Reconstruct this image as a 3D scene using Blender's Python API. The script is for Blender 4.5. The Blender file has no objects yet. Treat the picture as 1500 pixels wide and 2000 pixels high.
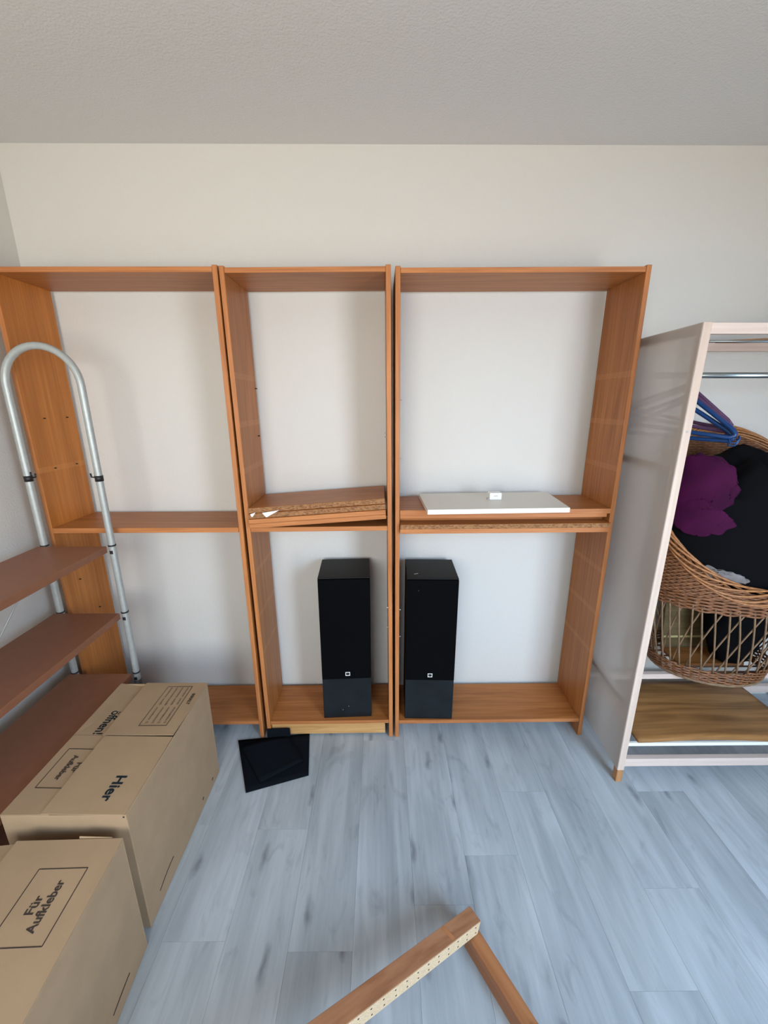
import bpy, bmesh, math, random
from mathutils import Vector, Matrix, noise
random.seed(7)
S = bpy.context.scene
COL = S.collection
R = math.radians

# ------------------------------------------------------------------ camera
W_, H_, F_ = 1500.0, 2000.0, 780.0
PITCH, YAW, ROLL = R(15.356), R(0.432), R(-0.078)
CAM = Vector((0.0, -1.8528, 1.5598))
cd = bpy.data.cameras.new('camera')
cam = bpy.data.objects.new('camera', cd)
COL.objects.link(cam)
cd.sensor_fit = 'VERTICAL'
cd.sensor_height = 36.0
cd.lens = F_ / H_ * 36.0
cd.clip_start = 0.02
fw = Vector((math.sin(YAW) * math.cos(PITCH), math.cos(YAW) * math.cos(PITCH), -math.sin(PITCH)))
rt = Vector((math.cos(YAW), -math.sin(YAW), 0))
up = rt.cross(fw)
r2 = rt * math.cos(ROLL) + up * math.sin(ROLL)
u2 = -rt * math.sin(ROLL) + up * math.cos(ROLL)
M = Matrix((r2, u2, -fw)).transposed().to_4x4()
M.translation = CAM
cam.matrix_world = M
S.camera = cam

# ------------------------------------------------------------------ world, lights, exposure
S.view_settings.view_transform = 'Standard'
S.view_settings.look = 'None'
S.view_settings.gamma = 1.0
S.view_settings.exposure = 0.24
S.view_settings.use_curve_mapping = False
wd = bpy.data.worlds.new('sky'); S.world = wd; wd.use_nodes = True
wd.node_tree.nodes['Background'].inputs[0].default_value = (0.55, 0.72, 1.0, 1)
wd.node_tree.nodes['Background'].inputs[1].default_value = 0.9

def area(name, loc, aim, sx, sy, power, color, spread=180):
    l = bpy.data.lights.new(name, 'AREA')
    l.shape = 'RECTANGLE'; l.size = sx; l.size_y = sy
    l.energy = power; l.color = color; l.spread = R(spread)
    o = bpy.data.objects.new(name, l); COL.objects.link(o)
    o.location = loc
    d = (Vector(aim) - Vector(loc)).normalized()
    o.rotation_euler = d.to_track_quat('-Z', 'Y').to_euler()
    return o
# daylight entering by the glazed balcony door and the small window of the wall behind the camera:
# cool light falling from the sky, warm light thrown up from the ground outside
area('door_skylight', (1.60, -2.93, 1.35), (0.9, -1.2, -0.3), 0.8, 1.9, 42, (0.42, 0.68, 1.0), 125)
area('door_groundlight', (1.60, -2.91, 1.15), (0.3, -0.2, 2.2), 0.8, 1.9, 20, (1.0, 0.84, 0.63), 145)
area('window_skylight', (-0.60, -2.93, 1.50), (-0.9, -1.2, 0.6), 1.1, 1.0, 10, (0.40, 0.67, 1.0), 125)
area('window_groundlight', (-0.60, -2.91, 1.45), (-1.1, -0.2, 1.9), 1.1, 1.0, 19, (1.0, 0.85, 0.62), 140)

# ------------------------------------------------------------------ material helpers
def newmat(name):
    m = bpy.data.materials.new(name); m.use_nodes = True
    nt = m.node_tree
    return m, nt, nt.nodes['Principled BSDF']

def mat_plain(name, col, rough=0.5, metal=0.0, spec=0.5, var=0.0, vscale=20, bump=0.0, bscale=200, coat=0.0):
    m, nt, b = newmat(name)
    b.inputs['Base Color'].default_value = (*col, 1)
    b.inputs['Roughness'].default_value = rough
    b.inputs['Metallic'].default_value = metal
    b.inputs['Specular IOR Level'].default_value = spec
    b.inputs['Coat Weight'].default_value = coat
    tc = nt.nodes.new('ShaderNodeTexCoord')
    if var > 0:
        n = nt.nodes.new('ShaderNodeTexNoise'); n.inputs['Scale'].default_value = vscale
        n.inputs['Detail'].default_value = 5
        nt.links.new(tc.outputs['Object'], n.inputs['Vector'])
        r = nt.nodes.new('ShaderNodeValToRGB')
        r.color_ramp.elements[0].position = 0.3; r.color_ramp.elements[1].position = 0.7
        r.color_ramp.elements[0].color = (*[c * (1 - var) for c in col], 1)
        r.color_ramp.elements[1].color = (*[min(1, c * (1 + var)) for c in col], 1)
        nt.links.new(n.outputs['Fac'], r.inputs['Fac'])
        nt.links.new(r.outputs['Color'], b.inputs['Base Color'])
    if bump > 0:
        n = nt.nodes.new('ShaderNodeTexNoise'); n.inputs['Scale'].default_value = bscale
        n.inputs['Detail'].default_value = 3
        nt.links.new(tc.outputs['Object'], n.inputs['Vector'])
        bp = nt.nodes.new('ShaderNodeBump'); bp.inputs['Strength'].default_value = bump
        bp.inputs['Distance'].default_value = 0.002
        nt.links.new(n.outputs['Fac'], bp.inputs['Height'])
        nt.links.new(bp.outputs['Normal'], b.inputs['Normal'])
    return m

def mat_wood(name, light, dark, axis='Z', rough=0.42, fine=90, broad=9, bands=None, rotz=0.0, contrast=1.0):
    """veneer: fine streaks and broad figure stretched along the grain axis"""
    m, nt, b = newmat(name)
    N, L = nt.nodes, nt.links
    tc = N.new('ShaderNodeTexCoord')
    oi = N.new('ShaderNodeObjectInfo')
    off = N.new('ShaderNodeVectorMath'); off.operation = 'SCALE'
    cx = N.new('ShaderNodeCombineXYZ')
    for i in range(3): L.new(oi.outputs['Random'], cx.inputs[i])
    L.new(cx.outputs[0], off.inputs[0]); off.inputs['Scale'].default_value = 7.0
    add = N.new('ShaderNodeVectorMath'); add.operation = 'ADD'
    rz = N.new('ShaderNodeMapping'); rz.inputs['Rotation'].default_value = (0, 0, rotz)
    L.new(tc.outputs['Object'], rz.inputs['Vector'])
    L.new(rz.outputs[0], add.inputs[0]); L.new(off.outputs[0], add.inputs[1])
    def stretched(sc, ratio):
        mp = N.new('ShaderNodeMapping')
        s = [sc, sc, sc]; s['XYZ'.index(axis)] = sc * ratio
        mp.inputs['Scale'].default_value = s
        L.new(add.outputs[0], mp.inputs['Vector'])
        return mp
    m1 = stretched(fine, 0.03); m2 = stretched(broad, 0.10)
    n1 = N.new('ShaderNodeTexNoise'); n1.inputs['Scale'].default_value = 1; n1.inputs['Detail'].default_value = 4
    n2 = N.new('ShaderNodeTexNoise'); n2.inputs['Scale'].default_value = 1; n2.inputs['Detail'].default_value = 3
    n2.inputs['Distortion'].default_value = 0.8
    L.new(m1.outputs[0], n1.inputs['Vector']); L.new(m2.outputs[0], n2.inputs['Vector'])
    # growth-ring figure
    sn = N.new('ShaderNodeMath'); sn.operation = 'MULTIPLY'; sn.inputs[1].default_value = 34
    L.new(n2.outputs['Fac'], sn.inputs[0])
    si = N.new('ShaderNodeMath'); si.operation = 'SINE'; L.new(sn.outputs[0], si.inputs[0])
    mx = N.new('ShaderNodeMath'); mx.operation = 'MULTIPLY_ADD'
    L.new(si.outputs[0], mx.inputs[0]); mx.inputs[1].default_value = 0.07 * contrast
    L.new(n1.outputs['Fac'], mx.inputs[2])
    ad = N.new('ShaderNodeMath'); ad.operation = 'MULTIPLY_ADD'
    L.new(n2.outputs['Fac'], ad.inputs[0]); ad.inputs[1].default_value = 0.55; L.new(mx.outputs[0], ad.inputs[2])
    r = N.new('ShaderNodeValToRGB')
    r.color_ramp.elements[0].position = 0.52; r.color_ramp.elements[1].position = 1.02
    r.color_ramp.elements[0].color = (*dark, 1); r.color_ramp.elements[1].color = (*light, 1)
    L.new(ad.outputs[0], r.inputs['Fac'])
    colour = r.outputs['Color']
    if bands:
        # pale worn strips left where shelves used to sit (heights in object space)
        sp = N.new('ShaderNodeSeparateXYZ'); L.new(tc.outputs['Object'], sp.inputs[0])
        acc = None
        for z in bands:
            c = N.new('ShaderNodeMath'); c.operation = 'COMPARE'
            L.new(sp.outputs[2], c.inputs[0]); c.inputs[1].default_value = z; c.inputs[2].default_value = 0.011
            if acc is None: acc = c.outputs[0]
            else:
                a2 = N.new('ShaderNodeMath'); a2.operation = 'MAXIMUM'
                L.new(acc, a2.inputs[0]); L.new(c.outputs[0], a2.inputs[1]); acc = a2.outputs[0]
        k = N.new('ShaderNodeMath'); k.operation = 'MULTIPLY'; L.new(acc, k.inputs[0]); k.inputs[1].default_value = 0.22
        mm = N.new('ShaderNodeMix'); mm.data_type = 'RGBA'
        L.new(k.outputs[0], mm.inputs['Factor']); L.new(colour, mm.inputs['A'])
        mm.inputs['B'].default_value = (min(1, light[0] * 1.35), min(1, light[1] * 1.6), light[2] * 2.2, 1)
        colour = mm.outputs['Result']
    L.new(colour, b.inputs['Base Color'])
    b.inputs['Roughness'].default_value = rough
    b.inputs['Specular IOR Level'].default_value = 0.32
    bp = N.new('ShaderNodeBump'); bp.inputs['Strength'].default_value = 0.08; bp.inputs['Distance'].default_value = 0.001
    L.new(n1.outputs['Fac'], bp.inputs['Height']); L.new(bp.outputs['Normal'], b.inputs['Normal'])
    return m

def mat_chip(name, a, c, scale=260, stretch=(1, 1, 1)):
    m, nt, b = newmat(name)
    tc = nt.nodes.new('ShaderNodeTexCoord'); mp = nt.nodes.new('ShaderNodeMapping')
    mp.inputs['Scale'].default_value = stretch
    v = nt.nodes.new('ShaderNodeTexVoronoi'); v.inputs['Scale'].default_value = scale
    nt.links.new(tc.outputs['Object'], mp.inputs[0]); nt.links.new(mp.outputs[0], v.inputs['Vector'])
    r = nt.nodes.new('ShaderNodeValToRGB')
    r.color_ramp.elements[0].color = (*a, 1); r.color_ramp.elements[1].color = (*c, 1)
    sp = nt.nodes.new('ShaderNodeSeparateColor')
    nt.links.new(v.outputs['Color'], sp.inputs[0]); nt.links.new(sp.outputs[0], r.inputs['Fac'])
    nt.links.new(r.outputs['Color'], b.inputs['Base Color'])
    b.inputs['Roughness'].default_value = 0.9
    return m

def mat_floor():
    m, nt, b = newmat('grey_blue_plank')
    N, L = nt.nodes, nt.links
    tc = N.new('ShaderNodeTexCoord'); oi = N.new('ShaderNodeObjectInfo')
    cx = N.new('ShaderNodeCombineXYZ')
    for i in range(3): L.new(oi.outputs['Random'], cx.inputs[i])
    sc = N.new('ShaderNodeVectorMath'); sc.operation = 'SCALE'; L.new(cx.outputs[0], sc.inputs[0]); sc.inputs['Scale'].default_value = 53
    add = N.new('ShaderNodeVectorMath'); L.new(tc.outputs['Object'], add.inputs[0]); L.new(sc.outputs[0], add.inputs[1])
    def nz(sx, sy, det, dist=0.0, rough=0.5):
        mp = N.new('ShaderNodeMapping'); mp.inputs['Scale'].default_value = (sx, sy, 1)
        L.new(add.outputs[0], mp.inputs[0])
        n = N.new('ShaderNodeTexNoise'); n.inputs['Scale'].default_value = 1; n.inputs['Detail'].default_value = det
        n.inputs['Distortion'].default_value = dist; n.inputs['Roughness'].default_value = rough
        L.new(mp.outputs[0], n.inputs['Vector']); return n.outputs['Fac']
    def ramp(f, p0, c0, p1, c1):
        r = N.new('ShaderNodeValToRGB')
        r.color_ramp.elements[0].position = p0; r.color_ramp.elements[1].position = p1
        r.color_ramp.elements[0].color = (*c0, 1); r.color_ramp.elements[1].color = (*c1, 1)
        L.new(f, r.inputs['Fac']); return r.outputs['Color']
    def mix(f, a, bb, mode='MIX'):
        x = N.new('ShaderNodeMix'); x.data_type = 'RGBA'; x.blend_type = mode
        if isinstance(f, float): x.inputs['Factor'].default_value = f
        else: L.new(f, x.inputs['Factor'])
        L.new(a, x.inputs['A']); L.new(bb, x.inputs['B']); return x.outputs['Result']
    base = ramp(nz(8.5, 1.1, 5, 0.9), 0.32, (0.34, 0.374, 0.395), 0.66, (0.50, 0.54, 0.565))
    streak = ramp(nz(55, 3.0, 5, 0.3, 0.6), 0.30, (0.86, 0.86, 0.86), 0.60, (1, 1, 1))
    c = mix(1.0, base, streak, 'MULTIPLY')
    smudge = ramp(nz(14, 5.0, 4, 1.8), 0.56, (1, 1, 1), 0.80, (0.74, 0.74, 0.75))
    c = mix(1.0, c, smudge, 'MULTIPLY')
    # knots: elongated cells
    mp = N.new('ShaderNodeMapping'); mp.inputs['Scale'].default_value = (4.6, 1.35, 1)
    dn = N.new('ShaderNodeTexNoise'); dn.inputs['Scale'].default_value = 14; dn.inputs['Detail'].default_value = 3
    L.new(add.outputs[0], dn.inputs['Vector'])
    dv = N.new('ShaderNodeVectorMath'); dv.operation = 'MULTIPLY_ADD'
    L.new(dn.outputs['Color'], dv.inputs[0]); dv.inputs[1].default_value = (0.035, 0.10, 0)
    L.new(add.outputs[0], dv.inputs[2]); L.new(dv.outputs[0], mp.inputs[0])
    v = N.new('ShaderNodeTexVoronoi'); v.voronoi_dimensions = '2D'; v.inputs['Scale'].default_value = 1; v.inputs['Randomness'].default_value = 1
    L.new(mp.outputs[0], v.inputs['Vector'])
    kn = ramp(v.outputs['Distance'], 0.01, (0.56, 0.56, 0.58), 0.075, (1, 1, 1))
    c = mix(1.0, c, kn, 'MULTIPLY')
    tint = ramp(oi.outputs['Random'], 0.0, (0.96, 0.96, 0.955), 1.0, (1.02, 1.02, 1.03))
    c = mix(1.0, c, tint, 'MULTIPLY')
    L.new(c, b.inputs['Base Color'])
    b.inputs['Roughness'].default_value = 0.5
    b.inputs['Specular IOR Level'].default_value = 0.4
    bp = N.new('ShaderNodeBump'); bp.inputs['Strength'].default_value = 0.12; bp.inputs['Distance'].default_value = 0.001
    L.new(nz(70, 5, 3), bp.inputs['Height']); L.new(bp.outputs['Normal'], b.inputs['Normal'])
    return m

WOOD_L, WOOD_D = (0.46, 0.174, 0.050), (0.30, 0.102, 0.024)
M_wall = mat_plain('white_roughcast_wall', (0.68, 0.665, 0.63), 0.95, spec=0.1, bump=0.55, bscale=170)
M_ceil = mat_plain('white_roughcast_ceiling', (0.69, 0.695, 0.695), 0.95, spec=0.1, bump=0.8, bscale=150)
M_floor = mat_floor()
M_sub = mat_plain('dark_underlay', (0.22, 0.235, 0.25), 0.9)
M_woodZ = mat_wood('reddish_veneer_upright', WOOD_L, WOOD_D, 'Z', bands=[0.47, 0.66, 0.86, 1.30, 1.48, 1.66])
M_woodX = mat_wood('reddish_veneer_board', WOOD_L, WOOD_D, 'X')
M_woodZlit = mat_wood('lit_orange_veneer_upright', (0.56, 0.205, 0.042), (0.41, 0.138, 0.026), 'Z', bands=[0.52, 1.30], broad=5)  # bookcase veneer again, with the stronger light on this panel put into the colour
M_edgeX = mat_wood('orange_edge_banding', (0.54, 0.215, 0.076), (0.39, 0.138, 0.044), 'X', fine=160)
M_edgeZ = mat_wood('orange_edge_banding_upright', (0.54, 0.215, 0.076), (0.39, 0.138, 0.044), 'Z', fine=160)
M_pine = mat_wood('pale_pine', (0.64, 0.37, 0.15), (0.48, 0.25, 0.085), 'X', fine=60, broad=14, contrast=1.6)
M_chip = mat_chip('brown_chipboard_edge', (0.17, 0.075, 0.03), (0.40, 0.195, 0.082), 300, (0.45, 1, 1))
M_chip2 = mat_chip('pale_chipboard_edge', (0.56, 0.41, 0.25), (0.72, 0.55, 0.36), 420)
M_shelfbrown = mat_plain('red_brown_laminate', (0.255, 0.105, 0.055), 0.5, var=0.05, vscale=40)
M_shelfedge = mat_plain('red_brown_laminate_edge', (0.34, 0.16, 0.085), 0.5)
M_tube = mat_plain('silver_lacquered_tube', (0.43, 0.46, 0.45), 0.42, metal=0.3, var=0.06, vscale=60)
M_blackpl = mat_plain('black_plastic', (0.012, 0.012, 0.014), 0.45)
M_darkgrey = mat_plain('dark_grey_plastic', (0.06, 0.052, 0.058), 0.5)
M_card = mat_plain('cardboard', (0.43, 0.30, 0.185), 0.85, spec=0.2, var=0.05, vscale=14, bump=0.08, bscale=90)
M_card2 = mat_plain('shaded_cardboard_flap', (0.40, 0.275, 0.165), 0.85, spec=0.2, var=0.05, vscale=9, bump=0.08, bscale=90)  # darker than the body: weaker light on the tops put into the colour
M_ink = mat_plain('dark_blue_green_print', (0.018, 0.04, 0.055), 0.8)
M_ink2 = mat_plain('black_brown_print', (0.045, 0.03, 0.022), 0.85)
M_ink3 = mat_plain('faint_print', (0.20, 0.145, 0.095), 0.85)
M_spk = mat_plain('black_ash_cabinet', (0.0060, 0.0058, 0.0055), 0.5, spec=0.22, var=0.15, vscale=50)
M_grille = mat_plain('black_grille_cloth', (0.0028, 0.0030, 0.0036), 0.95, spec=0.05, bump=0.3, bscale=900)
M_plate = mat_plain('black_satin_front_panel', (0.0065, 0.0095, 0.0120), 0.42, spec=0.3, var=0.35, vscale=14)
M_blackcloth = mat_plain('black_cloth', (0.0050, 0.0066, 0.0100), 0.92, spec=0.08, bump=0.4, bscale=700)
M_white = mat_plain('white_laminate', (0.73, 0.69, 0.60), 0.35)
M_whiteedge = mat_plain('cream_white_edge', (0.86, 0.85, 0.78), 0.4)
M_whitepl = mat_plain('white_plastic', (0.86, 0.86, 0.84), 0.35)
M_greypl = mat_plain('grey_plastic_detail', (0.42, 0.42, 0.40), 0.5)
M_wpine = mat_wood('whitewashed_pine', (0.72, 0.57, 0.47), (0.60, 0.455, 0.365), 'Z', fine=70, broad=12, contrast=0.5, rough=0.55)
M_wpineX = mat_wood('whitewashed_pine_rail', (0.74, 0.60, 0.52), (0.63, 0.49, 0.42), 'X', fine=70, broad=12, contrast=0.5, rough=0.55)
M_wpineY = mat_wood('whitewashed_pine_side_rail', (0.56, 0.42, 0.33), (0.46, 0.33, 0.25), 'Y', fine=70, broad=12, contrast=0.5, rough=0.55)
M_foot = mat_wood('brown_wood_foot', (0.50, 0.245, 0.10), (0.34, 0.15, 0.06), 'Z')
M_chrome = mat_plain('steel_rod', (0.33, 0.37, 0.38), 0.25, metal=0.9)
M_olive = mat_wood('olive_brown_board', (0.20, 0.145, 0.065), (0.12, 0.085, 0.038), 'X')
M_yell = mat_plain('pale_yellow_edge', (0.55, 0.46, 0.20), 0.6)
M_bwood = mat_wood('walnut_brown_board', (0.40, 0.195, 0.065), (0.20, 0.088, 0.028), 'X', fine=40, broad=8, contrast=1.5)
M_wick = mat_plain('brown_wicker', (0.23, 0.092, 0.036), 0.5, var=0.35, vscale=70)
M_wickrim = mat_plain('honey_wicker', (0.37, 0.155, 0.052), 0.42, var=0.3, vscale=70)
M_wickstake = mat_plain('tan_wicker_stake', (0.25, 0.155, 0.085), 0.55, var=0.2, vscale=60)
M_black = mat_plain('black_garment', (0.0045, 0.0045, 0.0055), 0.95, spec=0.08)
M_purple = mat_plain('purple_garment', (0.052, 0.0035, 0.034), 0.75, spec=0.12, var=0.3, vscale=10)
M_grey = mat_plain('grey_garment', (0.19, 0.17, 0.165), 0.9, var=0.25, vscale=30)
M_bluepl = mat_plain('blue_plastic', (0.004, 0.045, 0.17), 0.28)
M_purpl = mat_plain('purple_plastic', (0.095, 0.04, 0.10), 0.25)
M_frwood = mat_wood('reddish_brown_frame_wood', (0.40, 0.19, 0.095), (0.27, 0.11, 0.05), 'X', fine=50, rotz=R(-32.6))
M_frwoodY = mat_wood('reddish_brown_frame_wood_long', (0.40, 0.17, 0.07), (0.25, 0.09, 0.035), 'X', fine=50, rotz=R(60.1))
M_hole = mat_plain('dark_drill_hole', (0.03, 0.018, 0.01), 0.9)
M_steel = mat_plain('steel_pin', (0.6, 0.6, 0.58), 0.3, metal=0.8)

def mat_fabric():
    m = bpy.data.materials.new('translucent_grey_fabric'); m.use_nodes = True
    nt = m.node_tree; nt.nodes.clear()
    out = nt.nodes.new('ShaderNodeOutputMaterial')
    d = nt.nodes.new('ShaderNodeBsdfDiffuse'); d.inputs['Color'].default_value = (0.80, 0.77, 0.745, 1)
    t = nt.nodes.new('ShaderNodeBsdfTranslucent'); t.inputs['Color'].default_value = (0.80, 0.76, 0.73, 1)
    tr = nt.nodes.new('ShaderNodeBsdfTransparent'); tr.inputs['Color'].default_value = (0.92, 0.9, 0.88, 1)
    a = nt.nodes.new('ShaderNodeMixShader'); a.inputs[0].default_value = 0.42
    b = nt.nodes.new('ShaderNodeMixShader'); b.inputs[0].default_value = 0.36
    nt.links.new(d.outputs[0], a.inputs[1]); nt.links.new(t.outputs[0], a.inputs[2])
    nt.links.new(a.outputs[0], b.inputs[1]); nt.links.new(tr.outputs[0], b.inputs[2])
    nt.links.new(b.outputs[0], out.inputs[0])
    return m
M_fabric = mat_fabric()
def mat_glass():
    m, nt, b = newmat('window_glass')
    b.inputs['Transmission Weight'].default_value = 1; b.inputs['Roughness'].default_value = 0.0
    b.inputs['IOR'].default_value = 1.45
    return m
M_glass = mat_glass()

# ------------------------------------------------------------------ object helpers
def thing(name, label, cat, loc=(0, 0, 0), group=None):
    o = bpy.data.objects.new(name, None); COL.objects.link(o)
    o.location = loc; o.empty_display_size = 0.05
    tag(o, label, cat, group)
    return o
def tag(o, label, cat, group=None):
    o['label'] = label; o['category'] = cat
    if group: o['group'] = group
    return o
def origin_of(p):
    v = Vector((0, 0, 0))
    while p is not None: v += p.location; p = p.parent
    return v
def link_mesh(name, me, mats, parent=None):
    if not isinstance(mats, (list, tuple)): mats = [mats]
    for m in mats: me.materials.append(m)
    o = bpy.data.objects.new(name, me); COL.objects.link(o)
    if parent is not None: o.parent = parent
    return o
def obj(name, bm, mats, parent=None, label=None, smooth=False, loc=None):
    """vertices are given in world space; they are moved into the frame of the thing (no rotation yet)"""
    base = origin_of(parent) if parent is not None else Vector(loc or (0, 0, 0))
    bmesh.ops.translate(bm, verts=bm.verts, vec=-base)
    bmesh.ops.recalc_face_normals(bm, faces=bm.faces)
    me = bpy.data.meshes.new(name); bm.to_mesh(me); bm.free()
    if smooth:
        for p in me.polygons: p.use_smooth = True
    o = link_mesh(name, me, mats, parent)
    if parent is None: o.location = base
    if label: o['label'] = label
    return o
def structure(o): o['kind'] = 'structure'; return o

def hexa(bm, p, mi=0):
    """p: 8 points, bottom ring 0-3 then top ring 4-7"""
    vs = [bm.verts.new(q) for q in p]
    fs = []
    for idx in ((3, 2, 1, 0), (4, 5, 6, 7), (0, 1, 5, 4), (1, 2, 6, 5), (2, 3, 7, 6), (3, 0, 4, 7)):
        f = bm.faces.new([vs[i] for i in idx]); f.material_index = mi; fs.append(f)
    return vs, fs
def bx(bm, x0, x1, y0, y1, z0, z1, bevel=0.0, mi=0, front_mi=None):
    p = [(x0, y0, z0), (x1, y0, z0), (x1, y1, z0), (x0, y1, z0), (x0, y0, z1), (x1, y0, z1), (x1, y1, z1), (x0, y1, z1)]
    vs, fs = hexa(bm, p, mi)
    if front_mi is not None: fs[2].material_index = front_mi
    if bevel > 0:
        es = {e for f in fs for e in f.edges}
        bmesh.ops.bevel(bm, geom=list(es), offset=bevel, segments=2, affect='EDGES', profile=0.5)
def box(name, x0, x1, y0, y1, z0, z1, mats, parent=None, bevel=0.0015, label=None, front_mi=None, loc=None):
    bm = bmesh.new(); bx(bm, x0, x1, y0, y1, z0, z1, bevel, front_mi=front_mi)
    return obj(name, bm, mats, parent, label, loc=loc)
def beam(bm, p0, p1, w, h, upv=(0, 0, 1), mi=0, top_mi=None, side_mi=None, bevel=0.0):
    """bar from p0 to p1 (centre line), w wide sideways, h along up"""
    p0, p1 = Vector(p0), Vector(p1); d = (p1 - p0).normalized()
    s = d.cross(Vector(upv)).normalized(); u = s.cross(d).normalized()
    p = []
    for hh in (-h / 2, h / 2):
        for (q, k) in ((p0, -1), (p1, -1), (p1, 1), (p0, 1)):
            p.append(q + s * k * w / 2 + u * hh)
    vs, fs = hexa(bm, p, mi)
    if top_mi is not None: fs[1].material_index = top_mi
    if side_mi is not None: fs[4].material_index = side_mi
    if bevel > 0:
        es = {e for f in fs for e in f.edges}
        bmesh.ops.bevel(bm, geom=list(es), offset=bevel, segments=2, affect='EDGES')
def tube(bm, pts, r, n=10, cap=True, closed=False, mi=0):
    pts = [Vector(p) for p in pts]; rings = []
    prev = None; N = len(pts)
    for i, p in enumerate(pts):
        if closed: d = (pts[(i + 1) % N] - pts[i - 1])
        else: d = (pts[min(i + 1, N - 1)] - pts[max(i - 1, 0)])
        d.normalize()
        if prev is None:
            a = Vector((0, 0, 1)) if abs(d.z) < 0.9 else Vector((1, 0, 0))
            s = d.cross(a).normalized()
        else:
            s = (prev - d * prev.dot(d)).normalized()
        prev = s; t = d.cross(s)
        rr = r(i / max(1, N - 1)) if callable(r) else r
        rings.append([bm.verts.new(p + (s * math.cos(2 * math.pi * k / n) + t * math.sin(2 * math.pi * k / n)) * rr) for k in range(n)])
    m = N if closed else N - 1
    for i in range(m):
        a, b = rings[i], rings[(i + 1) % N]
        for k in range(n):
            f = bm.faces.new((a[k], a[(k + 1) % n], b[(k + 1) % n], b[k])); f.smooth = True; f.material_index = mi
    if cap and not closed:
        f = bm.faces.new(rings[0][::-1]); f.material_index = mi
        f = bm.faces.new(rings[-1]); f.material_index = mi
def disc_stack(bm, c, axis, prof, n=16):
    """lathe along axis: prof = [(dist, radius)]"""
    c, ax = Vector(c), Vector(axis).normalized()
    a = Vector((0, 0, 1)) if abs(ax.z) < 0.9 else Vector((1, 0, 0))
    s = ax.cross(a).normalized(); t = ax.cross(s); rings = []
    for d, r in prof:
        rings.append([bm.verts.new(c + ax * d + (s * math.cos(2 * math.pi * k / n) + t * math.sin(2 * math.pi * k / n)) * r) for k in range(n)])
    for a_, b_ in zip(rings, rings[1:]):
        for k in range(n): bm.faces.new((a_[k], a_[(k + 1) % n], b_[(k + 1) % n], b_[k]))
    bm.faces.new(rings[0][::-1]); bm.faces.new(rings[-1])

# ------------------------------------------------------------------ room shell
XL, XR, YF, ZC = -1.4705, 2.75, -3.0, 2.5153
structure(box('wall_back', XL - 0.1, XR + 0.1, 0.0, 0.1, -0.05, ZC + 0.1, M_wall, bevel=0))
structure(box('wall_left', XL - 0.1, XL, YF - 0.1, 0.0, -0.05, ZC + 0.1, M_wall, bevel=0))
structure(box('wall_right', XR, XR + 0.1, YF - 0.1, 0.0, -0.05, ZC + 0.1, M_wall, bevel=0))
structure(box('ceiling', XL, XR, YF, 0.0, ZC, ZC + 0.1, M_ceil, bevel=0))
# wall behind the camera with the balcony door and the window
bm = bmesh.new()
for (x0, x1, z0, z1) in ((XL, -1.15, 0, ZC), (-1.15, 0.15, 0, 1.0), (-1.15, 0.15, 2.2, ZC), (0.15, 0.72, 0, ZC),
                         (0.72, 2.18, 2.35, ZC), (2.18, XR, 0, ZC)):
    bx(bm, x0, x1, YF - 0.1, YF, z0, z1)
structure(obj('wall_front', bm, M_wall))
def glazing(name, x0, x1, z0, z1):
    bm = bmesh.new(); f = 0.06
    for a in ((x0, x1, z0, z0 + f), (x0, x1, z1 - f, z1), (x0, x0 + f, z0 + f, z1 - f), (x1 - f, x1, z0 + f, z1 - f)):
        bx(bm, a[0], a[1], YF - 0.08, YF - 0.03, a[2], a[3])
    w = structure(obj(name, bm, M_whitepl))
    bm = bmesh.new(); bx(bm, x0 + f, x1 - f, YF - 0.058, YF - 0.052, z0 + f, z1 - f)
    obj('pane', bm, M_glass, w)
glazing('door_1', 0.72, 2.18, 0.0, 2.35)
glazing('window_1', -1.15, 0.15, 1.0, 2.2)
# vinyl plank floor
fl = structure(box('floor', XL, XR, YF, 0.0, -0.05, -0.0082, M_sub, bevel=0))
PW, PL = 0.1915, 1.22
def plank_mesh(w, l):
    bm = bmesh.new(); g = 0.00015; c = 0.0002
    x0, x1, y0, y1 = g, w - g, g, l - g
    lo = [(x0, y0), (x1, y0), (x1, y1), (x0, y1)]
    hi = [(x0 + c, y0 + c), (x1 - c, y0 + c), (x1 - c, y1 - c), (x0 + c, y1 - c)]
    rings = [[bm.verts.new((x, y, z)) for x, y in r] for r, z in ((lo, -0.008), (lo, -0.0006), (hi, 0.0))]
    for a, b in zip(rings, rings[1:]):
        for k in range(4): bm.faces.new((a[k], a[(k + 1) % 4], b[(k + 1) % 4], b[k]))
    bm.faces.new(rings[0][::-1]); bm.faces.new(rings[2])
    me = bpy.data.meshes.new('plank'); bm.to_mesh(me); bm.free(); me.materials.append(M_floor); return me
cache = {}
OFFS = {-3: -1.034, -2: -0.709, -1: -0.45 - 0.61, 0: -0.30, 1: -0.95, 2: -0.806, 3: -0.566, 4: -1.15, 5: -0.911, 6: -0.569, 7: -0.25}
x = -0.0885 - 8 * PW; k = -8
while x < XR:
    xa, xb = max(x, XL + 0.001), min(x + PW, XR - 0.001)
    if xb - xa > 0.01:
        oy = OFFS.get(k, -random.uniform(0.1, 1.2))
        y = oy - PL * 4
        while y < 0:
            ya, yb = max(y, YF + 0.001), min(y + PL, -0.001)
            if yb - ya > 0.01:
                key = (round(xb - xa, 4), round(yb - ya, 4))
                if key not in cache: cache[key] = plank_mesh(*key)
                o = bpy.data.objects.new('plank', cache[key]); COL.objects.link(o)
                o.parent = fl; o.location = (xa, ya, 0)
            y += PL
    x += PW; k += 1

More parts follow.
